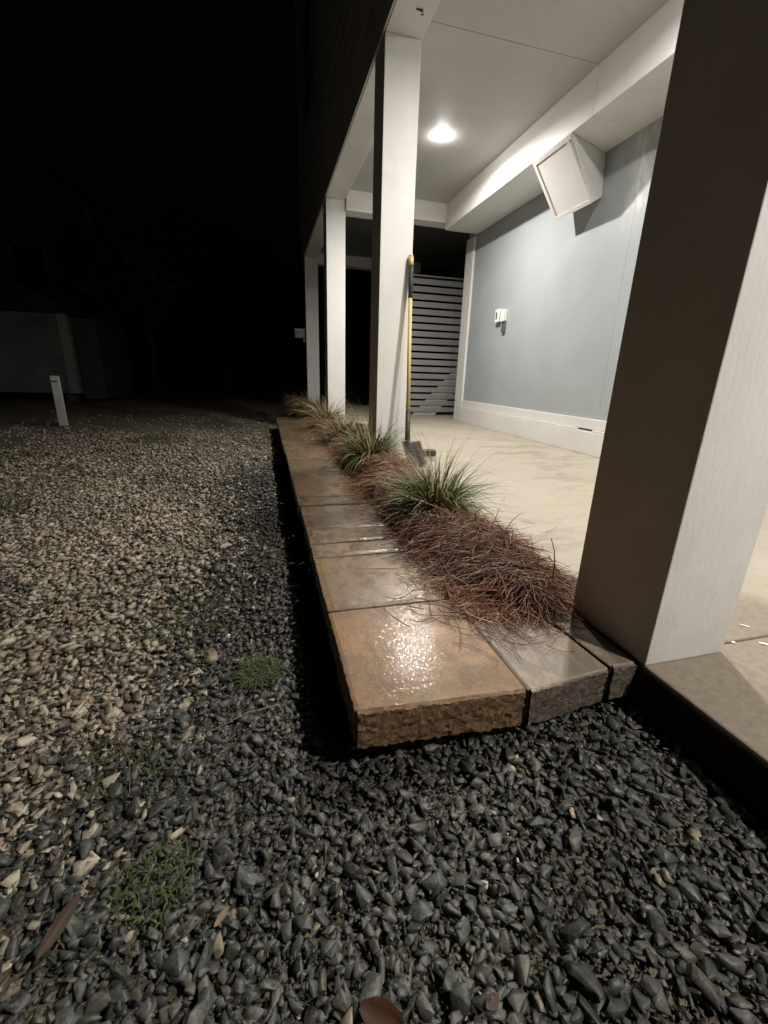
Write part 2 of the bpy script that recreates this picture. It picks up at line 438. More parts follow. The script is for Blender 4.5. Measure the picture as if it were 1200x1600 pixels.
def gravel_cells(x0, x1, y0, y1, sp, size, keep=1.0, lift=0.0, seed=0):
    nx = int((x1-x0)/sp); ny = int((y1-y0)/sp)
    X, Y = np.meshgrid(x0+(np.arange(nx)+0.5)*sp, y0+(np.arange(ny)+0.5)*sp)
    X = X.ravel()+rng.uniform(-.5, .5, nx*ny)*sp; Y = Y.ravel()+rng.uniform(-.5, .5, nx*ny)*sp
    # outside the blocks and the slab
    ok = ~((X > -0.64) & (Y > 0.76)) & ~(X > -0.006)
    # inside the view wedge (plus a margin for a step to the side)
    ang = np.degrees(np.arctan2(X+0.85, Y+0.25))
    ok &= (ang > -72) & (ang < 95)
    ok &= rng.uniform(size=len(X)) < keep
    X = X[ok]; Y = Y[ok]; N = len(X)
    sz = size*np.exp(rng.normal(0, 0.32, N)).clip(0.45, 1.8)
    Z = gh(X, Y)-0.004+rng.uniform(-0.012, 0.008, N)+lift
    # colour: slate by the blocks and in the foreground, tan out on the drive
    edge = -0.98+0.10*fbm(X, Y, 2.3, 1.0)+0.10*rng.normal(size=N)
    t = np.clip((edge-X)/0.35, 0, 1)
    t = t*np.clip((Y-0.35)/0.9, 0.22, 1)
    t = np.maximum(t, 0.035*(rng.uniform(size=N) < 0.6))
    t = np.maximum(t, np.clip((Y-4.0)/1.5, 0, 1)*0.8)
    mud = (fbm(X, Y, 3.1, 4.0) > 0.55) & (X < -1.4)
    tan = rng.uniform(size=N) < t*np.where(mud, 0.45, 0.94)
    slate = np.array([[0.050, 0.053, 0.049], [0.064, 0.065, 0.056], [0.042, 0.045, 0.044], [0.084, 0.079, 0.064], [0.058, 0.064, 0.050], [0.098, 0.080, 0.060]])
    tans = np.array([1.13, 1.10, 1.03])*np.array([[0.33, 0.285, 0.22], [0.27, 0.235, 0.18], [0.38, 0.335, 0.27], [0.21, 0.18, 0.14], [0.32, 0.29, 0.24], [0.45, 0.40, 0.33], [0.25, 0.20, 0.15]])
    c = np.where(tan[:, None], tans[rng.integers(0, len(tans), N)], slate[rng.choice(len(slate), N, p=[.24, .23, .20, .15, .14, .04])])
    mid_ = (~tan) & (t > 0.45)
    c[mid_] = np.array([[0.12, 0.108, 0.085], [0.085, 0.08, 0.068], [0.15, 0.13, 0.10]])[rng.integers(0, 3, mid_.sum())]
    c = c*rng.uniform(0.8, 1.2, (N, 1))
    odd = rng.uniform(size=N) < 0.004
    c[odd] = np.array([0.42, 0.34, 0.24])*rng.uniform(0.7, 1.2, (odd.sum(), 1))
    return X, Y, Z, sz, c
def cat(*a): return tuple(np.concatenate([q[i] for q in a]) for i in range(5))
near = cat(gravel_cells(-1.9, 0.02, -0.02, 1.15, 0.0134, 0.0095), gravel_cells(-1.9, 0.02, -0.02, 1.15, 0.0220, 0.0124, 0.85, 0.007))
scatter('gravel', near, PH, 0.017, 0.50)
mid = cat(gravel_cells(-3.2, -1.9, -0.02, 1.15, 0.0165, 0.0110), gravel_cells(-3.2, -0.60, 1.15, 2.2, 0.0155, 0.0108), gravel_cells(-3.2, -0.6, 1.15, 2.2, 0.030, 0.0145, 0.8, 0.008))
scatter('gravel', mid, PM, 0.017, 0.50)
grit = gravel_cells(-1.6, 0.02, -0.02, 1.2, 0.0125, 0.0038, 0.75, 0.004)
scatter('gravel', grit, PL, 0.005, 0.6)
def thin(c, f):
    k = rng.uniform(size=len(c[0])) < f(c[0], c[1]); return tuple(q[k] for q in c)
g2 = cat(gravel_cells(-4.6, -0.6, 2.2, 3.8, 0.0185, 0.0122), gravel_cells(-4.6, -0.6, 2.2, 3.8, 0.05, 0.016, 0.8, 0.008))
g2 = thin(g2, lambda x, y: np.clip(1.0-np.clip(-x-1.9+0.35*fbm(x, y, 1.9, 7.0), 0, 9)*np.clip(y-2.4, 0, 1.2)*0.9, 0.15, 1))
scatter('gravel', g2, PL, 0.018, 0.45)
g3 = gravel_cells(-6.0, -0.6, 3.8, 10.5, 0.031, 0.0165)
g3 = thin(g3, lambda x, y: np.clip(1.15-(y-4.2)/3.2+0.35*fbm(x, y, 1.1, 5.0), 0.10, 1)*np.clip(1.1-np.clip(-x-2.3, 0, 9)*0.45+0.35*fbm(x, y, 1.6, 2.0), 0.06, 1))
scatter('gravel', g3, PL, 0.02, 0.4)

# ================================================================ PAVED STRIP
path = empty('paved_path', (-0.4, 0.7, 0)); path['kind'] = 'structure'
def paver(x0, x1, y0, y1, mat, cell, rough_left=True, rough_front=False, rough_right=False, top=0.0, th=0.100, amp=0.007, round_r=0.006, tilt=0.0, skew=None):
    nx = max(2, int((x1-x0)/cell)); ny = max(2, int((y1-y0)/cell)); nz = max(2, int(th/cell))
    bm = bmesh.new()
    vid = {}
    def v(i, j, k):
        key = (i, j, k)
        if key not in vid:
            x = x0+(x1-x0)*i/nx; y = y0+(y1-y0)*j/ny; z = top-th+th*k/nz
            vid[key] = bm.verts.new((x, y, z))
        return vid[key]
    for i in range(nx):
        for j in range(ny):
            bm.faces.new((v(i, j, nz), v(i+1, j, nz), v(i+1, j+1, nz), v(i, j+1, nz)))
            bm.faces.new((v(i, j, 0), v(i, j+1, 0), v(i+1, j+1, 0), v(i+1, j, 0)))
    for i in range(nx):
        for k in range(nz):
            bm.faces.new((v(i, 0, k), v(i+1, 0, k), v(i+1, 0, k+1), v(i, 0, k+1)))
            bm.faces.new((v(i, ny, k), v(i, ny, k+1), v(i+1, ny, k+1), v(i+1, ny, k)))
    for j in range(ny):
        for k in range(nz):
            bm.faces.new((v(0, j, k), v(0, j, k+1), v(0, j+1, k+1), v(0, j+1, k)))
            bm.faces.new((v(nx, j, k), v(nx, j+1, k), v(nx, j+1, k+1), v(nx, j, k+1)))
    side = {}
    seed = Vector((x0*3.1+y0*7.7, y0*2.3, top))
    for (i, j, k), w in vid.items():
        p = w.co.copy()
        nn = noise.noise(p*46+seed)*0.35+noise.noise(p*105+seed)*0.5+noise.noise(p*210+seed)*0.5
        big = noise.noise(p*9+seed)
        sd = 0.0
        cz = 1.0 if k < nz else 0.30
        # softened top arris
        if k == nz:
            ex = min(i/nx*(x1-x0), 10 if False else (nx-i)/nx*(x1-x0)); ey = min(j/ny*(y1-y0), (ny-j)/ny*(y1-y0))
            e = min(ex, ey)
            w.co.z += 0.0012*big + 0.0006*nn
            if e < cell*0.5: w.co.z -= 0.004+0.002*abs(nn)
        if i == 0 and rough_left: w.co.x += (amp*(nn*1.4+big*0.5)+amp*0.5)*cz; sd = 1.0 if k < nz else 0.5
        if j == 0 and rough_front: w.co.y += (amp*(nn*1.6+big*0.6)-0.002)*cz; sd = 1.0 if k < nz else 0.4
        if rough_front and j == 0 and k == 0: w.co.y += 0.012; w.co.z += 0.010+0.006*nn
        if rough_front and j == 0 and k == nz: w.co.y += 0.004
        if i == 0 and k == 0: w.co.x += 0.010
        if i == nx and j == 0 and rough_front: w.co.x -= 0.012; w.co.y += 0.008
        if i == 0 and j == 0 and rough_front: w.co.x += 0.010; w.co.y += 0.008
        if (j == 0 and not rough_front) or j == ny or (i == 0 and not rough_left) or i == nx: sd = 2.0 if k < nz else 0.0
        if j == 0 and rough_front: sd = 1.0 if k < nz else 0.4
        if j == 0 and not rough_front: w.co.y += 0.0015*nn
        side[w] = sd
        if tilt: w.co.z += tilt*((p.y-y0)/(y1-y0)-0.5)
        if skew:   # right border slants
            f = (p.x-x0)/(x1-x0); g = (p.y-y0)/(y1-y0)
            w.co.x += f*skew[0]*(1-g)+f*skew[1]*g + (1-f)*(skew[2]*(1-g)+skew[3]*g)
            w.co.y += f*(1-g)*skew[4] + (1-f)*(1-g)*skew[5]
    bm.normal_update()
    vs = list(bm.verts); sdv = [side[w] for w in vs]
    me = bpy.data.meshes.new('paver'); bm.to_mesh(me); bm.free()
    a = me.attributes.new('side', 'FLOAT', 'POINT'); a.data.foreach_set('value', sdv)
    for p in me.polygons: p.use_smooth = True
    me.set_sharp_from_angle(angle=R(48))
    me.materials.append(mat)
    return link('paver', me, None, path)
PX0 = -0.708
paver(PX0, -0.325, 0.683, 1.079, M['paver_orange'], 0.0055, rough_front=True, amp=0.006, skew=(0, 0, 0, 0, -0.018, 0.004))
paver(-0.321, -0.098, 0.668, 1.06, M['paver_grey'], 0.006, rough_left=False, rough_front=True, amp=0.005, top=-0.003, skew=(0.012, -0.012, 0, 0, 0.02, -0.004))
paver(-0.090, -0.004, 0.690, 1.06, M['paver_grey'], 0.006, rough_left=False, rough_front=True, amp=0.0045, top=-0.002, skew=(0, 0, 0.012, -0.014, 0.0, 0.0))
ys = [1.100, 1.490, 1.622, 1.795, 2.145, 2.32, 2.735, 3.094, 3.40, 3.83, 4.20, 4.44, 4.87, 5.25, 5.58, 6.0, 6.45, 6.85]
for i in range(len(ys)-1):
    c = 0.012 if i < 3 else (0.02 if i < 7 else 0.04)
    m = M['paver_warm'] if i in (0, 5, 8, 10, 13) else M['paver_tan']
    paver(PX0+rnd.uniform(-.004, .004), -0.33+rnd.uniform(-.006, .006), ys[i], ys[i+1]-0.010, m, c, top=-0.006 if i == 0 else rnd.uniform(-0.007, 0.001)-0.001, amp=0.009, tilt=rnd.uniform(-0.006, 0.006))
# narrow concrete footing under the blocks
box('footing', PX0+0.09, -0.01, 0.86, 7.0, -0.30, -0.108, M['soil'], path)

# ================================================================ CARPORT FLOOR
floor = empty('carport_floor', (0, 0, 0)); floor['kind'] = 'structure'
box('slab_panel', 0.0, 2.30, -3.0, 0.703, -0.30, 0.0, M['slab'], floor, 0.006, 2)
box('slab_panel', 0.0, 3.30, 0.708, 9.6, -0.30, 0.0, M['slab'], floor, 0.006, 2)
box('slab_edge_shade', -0.003, 0.0, -2.99, 0.700, -0.30, -0.014, M['soil'], floor, 0.0)  # dark strip added to put the shade of the outer edge into its colour

# ================================================================ HOUSE
house = empty('house', (0, 0, 0), label='house on white square posts over an open lit carport with a blue-grey back wall', cat='house')
PW, PD = 0.243, 0.268
PY = [0.674, 3.383, 6.178, 9.159]
EZ = 2.708
def post(y, mat):
    bm = boxm(0, PW, y, y+PD, 0.0, EZ, 0.003, 2)
    return fin(bm, 'post', mat, house)
post(PY[0], M['post_near'])
for y in PY[1:]: post(y, M['post'])
PY0 = -2.03
post(PY0, M['post'])
# ceiling sheets with seams between them
seams = [-2.6, 0.55, 3.365, 6.12]
for a, b in zip(seams[:-1], seams[1:]):
    box('ceiling_panel', PW+0.003, 1.570, a+0.0025, b-0.0025, 2.80, 2.83, M['ceiling'], house, 0.0)
box('ceiling_panel', PW+0.003, 3.30, 6.365, 9.40, 2.80, 2.83, M['cover'], house, 0.0)  # far bay sheet coloured darker than the rest to stand for its dim light
box('eave_beam', 0.0, PW, -2.6, 9.40, EZ+0.001, 2.92, M['trim'], house, 0.004)
# thin shadow-gap bead along the inner side of the eave beam
box('bead', PW+0.001, PW+0.010, -2.6, 9.40, 2.772, 2.7995, M['trim'], house, 0.002)
box('cross_beam', PW+0.002, 2.06, 6.13, 6.36, 2.583, 2.86, M['trim'], house, 0.004)
box('cross_beam', PW+0.002, 2.30, 9.17, 9.38, 2.62, 2.86, M['trim'], house, 0.004)
# boxed beam along the back wall, two cladding lengths
for a, b in ((-2.6, 3.3635), (3.3665, 6.129)):
    box('boxed_beam', 1.572, 2.046, a, b, 2.497, 2.86, M['trim'], house, 0.003)
box('roof_deck', -0.0, 2.4, -2.6, 9.5, 2.93, 3.0, M['roof'], house, 0.0)
# back wall, two boards meeting at a seam
box('wall_board', 2.05, 2.20, -2.6, 3.3175, 0.0, 2.9, M['wall'], house, 0.0)
box('wall_board', 2.05, 2.20, 3.3205, 6.40, 0.0, 2.9, M['wall'], house, 0.0)
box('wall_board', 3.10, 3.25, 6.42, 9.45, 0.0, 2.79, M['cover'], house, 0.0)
box('corner_trim', 2.024, 2.19, 6.175, 6.42, 0.0, 2.49, M['trim'], house, 0.003)
box('wall_trim', 2.030, 2.049, -2.6, 6.173, 0.225, 0.318, M['trim'], house, 0.003)
# stepped skirting with a slot cut in its top joint
for a, b in ((-2.6, 3.318), (3.522, 6.173)):
    box('skirting_cap', 2.008, 2.029, a, b, 0.205, 0.2245, M['trim'], house, 0.003)
box('skirting_cap', 2.008, 2.029, 3.318, 3.522, 0.205, 0.2095, M['trim'], house, 0.001)
box('vent_slot', 2.0295, 2.0485, 3.322, 3.518, 0.2105, 0.2245, M['dark'], house, 0.0)
box('skirting', 2.006, 2.049, -2.6, 6.172, 0.0, 0.204, M['trim'], house, 0.003)
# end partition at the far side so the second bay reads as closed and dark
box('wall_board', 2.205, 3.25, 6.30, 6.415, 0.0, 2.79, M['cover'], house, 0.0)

# upper storey with lap siding above the eave
z = EZ+0.004
k = 0
while z < 7.2:
    h = 0.19
    prism('siding_board', [(0.0, z), (-0.0045, z), (-0.004, z+h-0.004), (0.0, z+h-0.004)], -2.6, 9.42, M['siding'], house) if z > EZ+0.1 else None
    z += h; k += 1
box('upper_wall', 0.003, 0.15, -2.6, 9.41, 2.925, 7.2, M['siding'], house, 0.0)
box('fascia', -0.012, 0.0, -2.6, 9.43, EZ+0.006, EZ+0.19, M['siding'], house, 0.002)
box('corner_board', -0.024, 0.10, 9.43, 9.47, EZ+0.006, 7.2, M['siding'], house, 0.0)
for y0 in (7.1, 4.2):
    fr = box('window', -0.045, -0.019, y0, y0+1.0, 4.15, 5.45, M['shed'], house, 0.004)
    box('pane', -0.050, -0.0455, y0+0.07, y0+0.93, 4.22, 4.77, M['dark'], fr, 0.0)
    box('pane', -0.050, -0.0455, y0+0.07, y0+0.93, 4.83, 5.38, M['dark'], fr, 0.0)
box('roof_overhang', -0.45, 2.3, -2.6, 9.75, 7.2, 7.36, M['siding'], house, 0.0)

# ---- sloped boxed housing under the beam
hb = empty('duct_housing', (1.8, 3.85, 2.3), label='white wedge-shaped box with a recessed front panel under the ceiling beam against the blue-grey wall', cat='duct box')
Y0, Y1 = 3.60, 4.11
bm = bmesh.new()
_n = [bm.verts.new(p) for p in ((1.571, 3.59, 2.4955), (2.048, 3.765, 2.4955), (2.048, 3.73, 2.165), (1.885, 3.635, 2.075))]
_f = [bm.verts.new(p) for p in ((1.571, Y1, 2.4955), (2.048, Y1, 2.4955), (2.048, Y1, 2.165), (1.885, Y1, 2.075))]
bm.faces.new(_n); bm.faces.new(_f[::-1])
for i in range(4): bm.faces.new((_n[i], _f[i], _f[(i+1) % 4], _n[(i+1) % 4]))
bmesh.ops.recalc_face_normals(bm, faces=bm.faces[:])
bmesh.ops.bevel(bm, geom=bm.edges[:], offset=0.003, segments=1, affect='EDGES')
fin(bm, 'casing', M['trim'], hb)
A = Vector((1.571, 0, 2.4955)); D = Vector((1.885, 0, 2.075)); dv = (D-A); L = dv.length; dv.normalize(); nv = Vector((-dv.z, 0, dv.x)); nv = -nv if nv.x > 0 else nv
def slope_box(name, s0, s1, y0, y1, n0, n1, mat):
    pts = []
    for s, n in ((s0, n0), (s1, n0), (s1, n1), (s0, n1)):
        p = A+dv*s+nv*n; pts.append((p.x, p.z))
    return prism(name, pts, y0, y1, mat, hb, 0.0015)
fw = 0.036
slope_box('frame_board', 0.004, fw, Y0+0.004, Y1-0.001, 0.0005, 0.014, M['trim'])
slope_box('frame_board', L-fw, L-0.002, Y0+0.038, Y1-0.001, 0.0005, 0.014, M['trim'])
slope_box('frame_board', fw+0.0005, L-fw-0.0005, Y0+0.034, Y0+fw+0.02, 0.0005, 0.013, M['trim'])
slope_box('frame_board', fw+0.0005, L-fw-0.0005, Y1-fw, Y1-0.001, 0.0005, 0.014, M['trim'])
slope_box('front_panel', fw+0.006, L-fw-0.004, Y0+fw+0.024, Y1-fw-0.004, 0.0005, 0.005, M['trim'])

# ---- switch boxes on the wall
def wallbox(name, y0, y1, z0, z1, d, label, cat):
    t = empty(name, (2.05, (y0+y1)/2, z0), label=label, cat=cat, group='switch boxes on the back wall')
    box('back_box', 2.049-d, 2.049, y0, y1, z0, z1, M['plastic'], t, 0.008, 2)
    return t
t = wallbox('socket_box', 5.245, 5.345, 1.325, 1.465, 0.035, 'left of two white boxes on the blue-grey wall, with a dark slot in its cover', 'outlet box')
box('cover', 2.005, 2.0135, 5.24, 5.35, 1.320, 1.470, M['plastic'], t, 0.003, 2)
box('slot', 2.001, 2.0045, 5.295, 5.32, 1.355, 1.435, M['dark'], t, 0.001)
t2 = wallbox('switch_box', 5.125, 5.195, 1.320, 1.445, 0.040, 'right of two white boxes on the blue-grey wall, with a grey strip below standing for its shadow', 'switch box')
box('cover', 2.001, 2.0085, 5.120, 5.200, 1.315, 1.450, M['plastic'], t2, 0.003, 2)
box('shadow_strip', 2.020, 2.048, 5.125, 5.19, 1.195, 1.314, M['cover'], t2, 0.001)  # grey strip stands for the shadow the box casts down the wall

# ---- downlights
def downlight(x, y, watts, label):
    t = empty('downlight', (x, y, 2.80), label=label, cat='ceiling light', group='round lights in the carport ceiling')
    bm = bmesh.new()
    prof = [(0.060, -0.0005), (0.061, -0.003), (0.066, -0.003), (0.069, -0.0005)]
    n = 40; rings = []
    for r_, h in prof: rings.append([bm.verts.new((r_*math.cos(2*math.pi*i/n)+x, r_*math.sin(2*math.pi*i/n)+y, 2.80+h)) for i in range(n)])
    for a, b in zip(rings[:-1], rings[1:]):
        for i in range(n): bm.faces.new((a[i], b[i], b[(i+1) % n], a[(i+1) % n]))
    bmesh.ops.recalc_face_normals(bm, faces=bm.faces[:])
    fin(bm, 'trim_ring', M['plastic'], t, True)
    s = Mt('lit_lens', 0.5); s.b.inputs['Emission Color'].default_value = LAMP_COLOR+(1,); s.b.inputs['Emission Strength'].default_value = 380
    bm = bmesh.new(); rings = []
    for j in range(5):
        a = j/5*math.pi/2
        rings.append([bm.verts.new((x+0.059*math.cos(a)*math.cos(2*math.pi*i/32), y+0.059*math.cos(a)*math.sin(2*math.pi*i/32), 2.7985-0.024*math.sin(a))) for i in range(32)])
    for a, b in zip(rings[:-1], rings[1:]):
        for i in range(32): bm.faces.new((a[i], a[(i+1) % 32], b[(i+1) % 32], b[i]))
    bm.faces.new(rings[-1]); bmesh.ops.recalc_face_normals(bm, faces=bm.faces[:])
    fin(bm, 'lens', s.m, t)
    ld = bpy.data.lights.new('lamp', 'AREA'); ld.shape = 'DISK'; ld.size = 0.115; ld.energy = watts; ld.color = LAMP_COLOR; ld.spread = R(169)
    lo = bpy.data.objects.new('lamp', ld); C.objects.link(lo); lo.parent = t; lo.location = (0, 0, -0.0265)
for ((x, y), w), lab in zip(LAMPS, ('lit round ceiling light between the second and third posts of the carport',
                                    'lit round ceiling light between the nearest post and the second post',
                                    'lit round ceiling light over the near end of the carport')):
    downlight(x, y, w, lab)

# small hook in the eave beam
hk = empty('hook', (0.15, 3.16, EZ), label='small dark hook screwed under the eave beam near the top of the second post', cat='hook')
bm = bmesh.new()
cyl(bm, (0.13, 3.16, EZ+0.001), (0.17, 3.16, EZ-0.004), 0.006, 0.006, 8)
pp = [(0.165, 3.16, EZ), (0.172, 3.155, EZ-0.02), (0.165, 3.15, EZ-0.03), (0.155, 3.15, EZ-0.026)]
for a, b in zip(pp[:-1], pp[1:]): cyl(bm, a, b, 0.003, 0.003, 6)
fin(bm, 'wire', M['steel'], hk)

# ================================================================ SLAT SCREEN
ss = empty('slat_screen', (1.9, 7.2, 0), label='grey horizontal slat screen closing the far end of the carport bay', cat='screen')
zz = 0.055; i = 0
while zz < 2.15:
    h = 0.079
    box('slat', 1.15, 3.05, 7.205, 7.219, zz, zz+h, M['slat'], ss, 0.002); zz += 0.1105; i += 1
box('upright', 1.15, 1.23, 7.221, 7.30, 0.0, 2.15, M['slat'], ss, 0.003)
box('upright', 2.90, 2.98, 7.221, 7.30, 0.0, 2.15, M['slat'], ss, 0.003)
box('post_cap', 1.14, 3.05, 7.20, 7.305, 2.155, 2.175, M['slat'], ss, 0.002)
st = empty('stair_stringer', (2.0, 7.33, 0), label='pale sloping stair board rising behind the lower slats of the grey screen', cat='stair board')
bm = bmesh.new()
o = prism('board', [(1.60, 0.0), (2.02, 0.0), (2.30, 0.32), (2.68, 0.72), (2.68, 0.95), (2.50, 0.95)], 7.222, 7.262, M['slat_light'], st, 0.002)
bm.free()

# ================================================================ SHOVEL
sv = empty('shovel', (0.23, 3.2, 0), label='long shovel with yellow shaft and black grip leaning on the second post', cat='shovel')
top = Vector((0.226, 3.360, 1.475)); bot = Vector((0.196, 3.155, 0.10)); ax = (bot-top)
def seg(name, f0, f1, r0, r1, mat, n=18):
    bm = bmesh.new(); cyl(bm, top+ax*f0, top+ax*f1, r0, r1, n); return fin(bm, name, mat, sv, True)
Lh = ax.length
bm = bmesh.new()
cyl(bm, top+ax*0.006, top+ax*0.045, 0.0185, 0.0185, 18); cyl(bm, top+ax*-0.006, top+ax*0.0055, 0.013, 0.0180, 18)
fin(bm, 'end_cap', M['yellow'], sv, True)
seg('grip', 0.0455, 0.205, 0.0172, 0.0172, M['grip'])
seg('shaft', 0.2055, 0.785, 0.0148, 0.0148, M['yellow'])
seg('socket', 0.7855, 1.0, 0.0175, 0.022, M['steel'])
# square blade standing on the slab, seen from behind
bm = bmesh.new()
rows = []
for j in range(9):
    f = j/8
    row = []
    for i in range(9):
        g = i/8-0.5
        x = 0.225+g*0.15; y = 3.13-0.16*f+0.035*(abs(g)*2)**2*(1-0.4*f)
        zq = 0.165-0.155*f+0.004
        row.append(bm.verts.new((x, y, zq)))
    rows.append(row)
for j in range(8):
    for i in range(8): bm.faces.new((rows[j][i], rows[j][i+1], rows[j+1][i+1], rows[j+1][i]))
bmesh.ops.solidify(bm, geom=bm.faces[:], thickness=0.004)
fin(bm, 'blade', M['steel'], sv, True)
# low block of the tool beside it
sc = empty('scrub_brush', (0.42, 3.25, 0), label='small dark block brush with pale bristles lying on the slab right of the shovel', cat='brush')
box('block', 0.33, 0.46, 3.20, 3.27, 0.036, 0.085, M['steel'], sc, 0.008, 2)
bm = bmesh.new()
for i in range(13):
    for j in range(5):
        x = 0.34+i*0.0092; y = 3.212+j*0.0115
        cyl(bm, (x+rnd.uniform(-.004, .004), y+rnd.uniform(-.004, .004), 0.001), (x, y, 0.037), 0.0030, 0.0036, 5)
o = fin(bm, 'bristles', M['plastic'], sc); o['kind'] = 'stuff'
# tan block by the post
tb = box('concrete_block', 0.00, 0.115, 4.12, 4.24, 0.0, 0.20, M['tile'], None, 0.006, 2)
tag(tb, 'small square tan concrete block standing behind dry grass, left of the second post', 'block')

# pale box on the far post
mb = empty('meter_box', (-0.1, 9.3, 1.27), label='small pale box fixed to the outer side of the farthest post', cat='meter box')
box('case', -0.215, -0.002, 9.27, 9.40, 1.30, 1.44, M['shed'], mb, 0.006, 2)
box('lid', -0.225, -0.002, 9.255, 9.41, 1.4405, 1.465, M['shed_trim'], mb, 0.004)
box('pipe', -0.045, -0.004, 9.32, 9.36, 1.22, 1.2995, M['shed_trim'], mb, 0.004)

# ================================================================ PLANTING STRIP
def mound(x, y):
    """height of the straw mound"""
    cx = -0.130+0.020*np.sin(y*2.3)+0.02
    hw = 0.165+0.025*np.sin(y*3.7+1)+0.015*np.sin(y*9)
    end = np.clip((y-0.945)/0.18, 0, 1)*np.clip((8.9-y)/0.4, 0, 1)
    end = np.sqrt(end)
    d = np.abs(x-cx)/(hw*np.maximum(end, 0.05))
    h = np.clip(1-d**2.2, 0, 1)*end
    return h*(0.096+0.025*np.sin(y*2.9)+0.012*np.sin(y*11+x*14)+0.010*np.sin(x*31+y*7))
def build_mulch():
    xs = np.linspace(-0.42, 0.14, 36); ysn = np.concatenate([np.linspace(0.86, 3, 110), np.linspace(3.04, 9, 90)])
    X, Y = np.meshgrid(xs, ysn); H = mound(X, Y)
    Z = np.where(H > 0.002, H*0.86-0.004, -0.05)
    V = np.stack([X, Y, Z], -1).reshape(-1, 3); nx = len(xs); ny = len(ysn)
    i = np.arange(nx*ny).reshape(ny, nx)
    F = np.stack([i[:-1, :-1], i[:-1, 1:], i[1:, 1:], i[1:, :-1]], -1).reshape(-1, 4)
    o = mesh_np('planting_bed', V, F, (1, 1, 1), M['soil'], None, True, 4); o['kind'] = 'structure'
    def needles(N, y0, y1, seg, r, pw=1.0, spread=0.0):
        y = y0+(y1-y0)*rng.uniform(size=N)**pw
        x = -0.120+rng.normal(0, 0.092+spread, N)
        x = np.clip(x, -0.33-spread, 0.085+spread)
        h = mound(x, y)
        L = rng.uniform(0.07, 0.22, N)
        yaw = rng.uniform(0, 2*math.pi, N)
        el = np.abs(rng.normal(0.0, 0.15, N))
        k = rng.uniform(size=N) < 0.02; el[k] = rng.uniform(0.5, 1.2, k.sum())
        curl = rng.normal(0, 2.6, N); sag = rng.uniform(0.3, 2.0, N)
        t = np.linspace(-0.5, 0.5, seg)[None]
        hor = np.stack([np.cos(yaw), np.sin(yaw)], -1); per = np.stack([-hor[:, 1], hor[:, 0]], -1)
        s = t*L[:, None]
        px = x[:, None]+hor[:, :1]*s*np.cos(el)[:, None]+per[:, :1]*(curl[:, None]*s*s*2.2)
        py = y[:, None]+hor[:, 1:]*s*np.cos(el)[:, None]+per[:, 1:]*(curl[:, None]*s*s*2.2)
        base = h[:, None]+rng.uniform(-0.014, 0.016, N)[:, None]
        pz = base+np.sin(el)[:, None]*(s+L[:, None]*0.35)-sag[:, None]*s*s*1.8
        pz = np.maximum(pz, np.maximum(mound(px, py)*0.9, 0.003)+rng.uniform(0, 0.006, (N, 1)))
        P = np.stack([px, py, pz], -1)
        rad = r*np.exp(rng.normal(0, 0.2, N))[:, None]*np.interp(t, [-0.5, -0.4, 0.35, 0.5], [0.6, 1, 1, 0.25])
        V, F = tubes(P, rad)
        pal = np.array([[0.25, 0.108, 0.056], [0.18, 0.080, 0.044], [0.33, 0.165, 0.090], [0.11, 0.050, 0.032], [0.46, 0.31, 0.19], [0.29, 0.13, 0.075]])
        c = pal[rng.choice(6, N, p=[.28, .22, .17, .15, .07, .11])]*rng.uniform(0.75, 1.25, (N, 1))
        return V, F, np.repeat(c, seg*3, axis=0)
    parts = [needles(11000, 0.955, 2.6, 7, 0.00120, 1.15), needles(4800, 2.4, 5.0, 5, 0.0018), needles(3000, 5.0, 8.8, 4, 0.0027),
             needles(280, 0.90, 2.4, 7, 0.0012, 1.3, 0.055)]
    off = 0; VV = []; FF = []; TT = []
    for V, F, T in parts: VV.append(V); FF.append(F+off); TT.append(T); off += len(V)
    o = mesh_np('pine_straw', np.concatenate(VV), np.concatenate(FF), np.concatenate(TT), M['straw'], None, True, 4)
    o['kind'] = 'stuff'
build_mulch()

# strands strewn over the blocks (individually placed, near ones)
def strands(pts, name, label, cat, r=0.0013, col=(0.16, 0.07, 0.035)):
    paths = np.array([np.array(p) for p in pts], float)
    rad = np.full(paths.shape[:2], r); rad[:, -1] *= 0.4
    V, F = tubes(paths, rad, 4)
    o = mesh_np(name, V, F, col, M['straw'], None, True, 4); return tag(o, label, cat)
def strew(N, slab=False):
    y = 0.92+rng.uniform(size=N)**1.4*2.0; x = -0.36-np.abs(rng.normal(0, 0.07, N))
    if slab: x = 0.06+np.abs(rng.normal(0, 0.13, N)); y = 1.0+rng.uniform(size=N)*2.4
    fr = rng.uniform(size=N) < (0.0 if slab else 0.30)
    x[fr] = rng.uniform(-0.36, -0.10, fr.sum()); y[fr] = 0.90-np.abs(rng.normal(0, 0.05, fr.sum()))
    L = rng.uniform(0.03, 0.12, N); yaw = rng.uniform(0, 2*math.pi, N); cu = rng.normal(0, 3.0, N)
    t = np.linspace(-.5, .5, 6)[None]; s = t*L[:, None]
    px = x[:, None]+np.cos(yaw)[:, None]*s-np.sin(yaw)[:, None]*cu[:, None]*s*s
    py = y[:, None]+np.sin(yaw)[:, None]*s+np.cos(yaw)[:, None]*cu[:, None]*s*s
    py = np.maximum(py, 0.72)
    pz = 0.0025+rng.uniform(0, 0.004, (N, 1))+np.abs(rng.normal(0, 0.003, (N, 1)))*(t*2)**2*2
    V, F = tubes(np.stack([px, py, pz], -1), np.full((N, 6), 0.0009))
    c = np.array([0.13, 0.06, 0.03])*rng.uniform(0.5, 1.6, (N, 1))
    o = mesh_np('loose_straw', V, F, np.repeat(c, 18, axis=0), M['straw'], None, True, 4); o['kind'] = 'stuff'
strew(170)
strew(60, True)

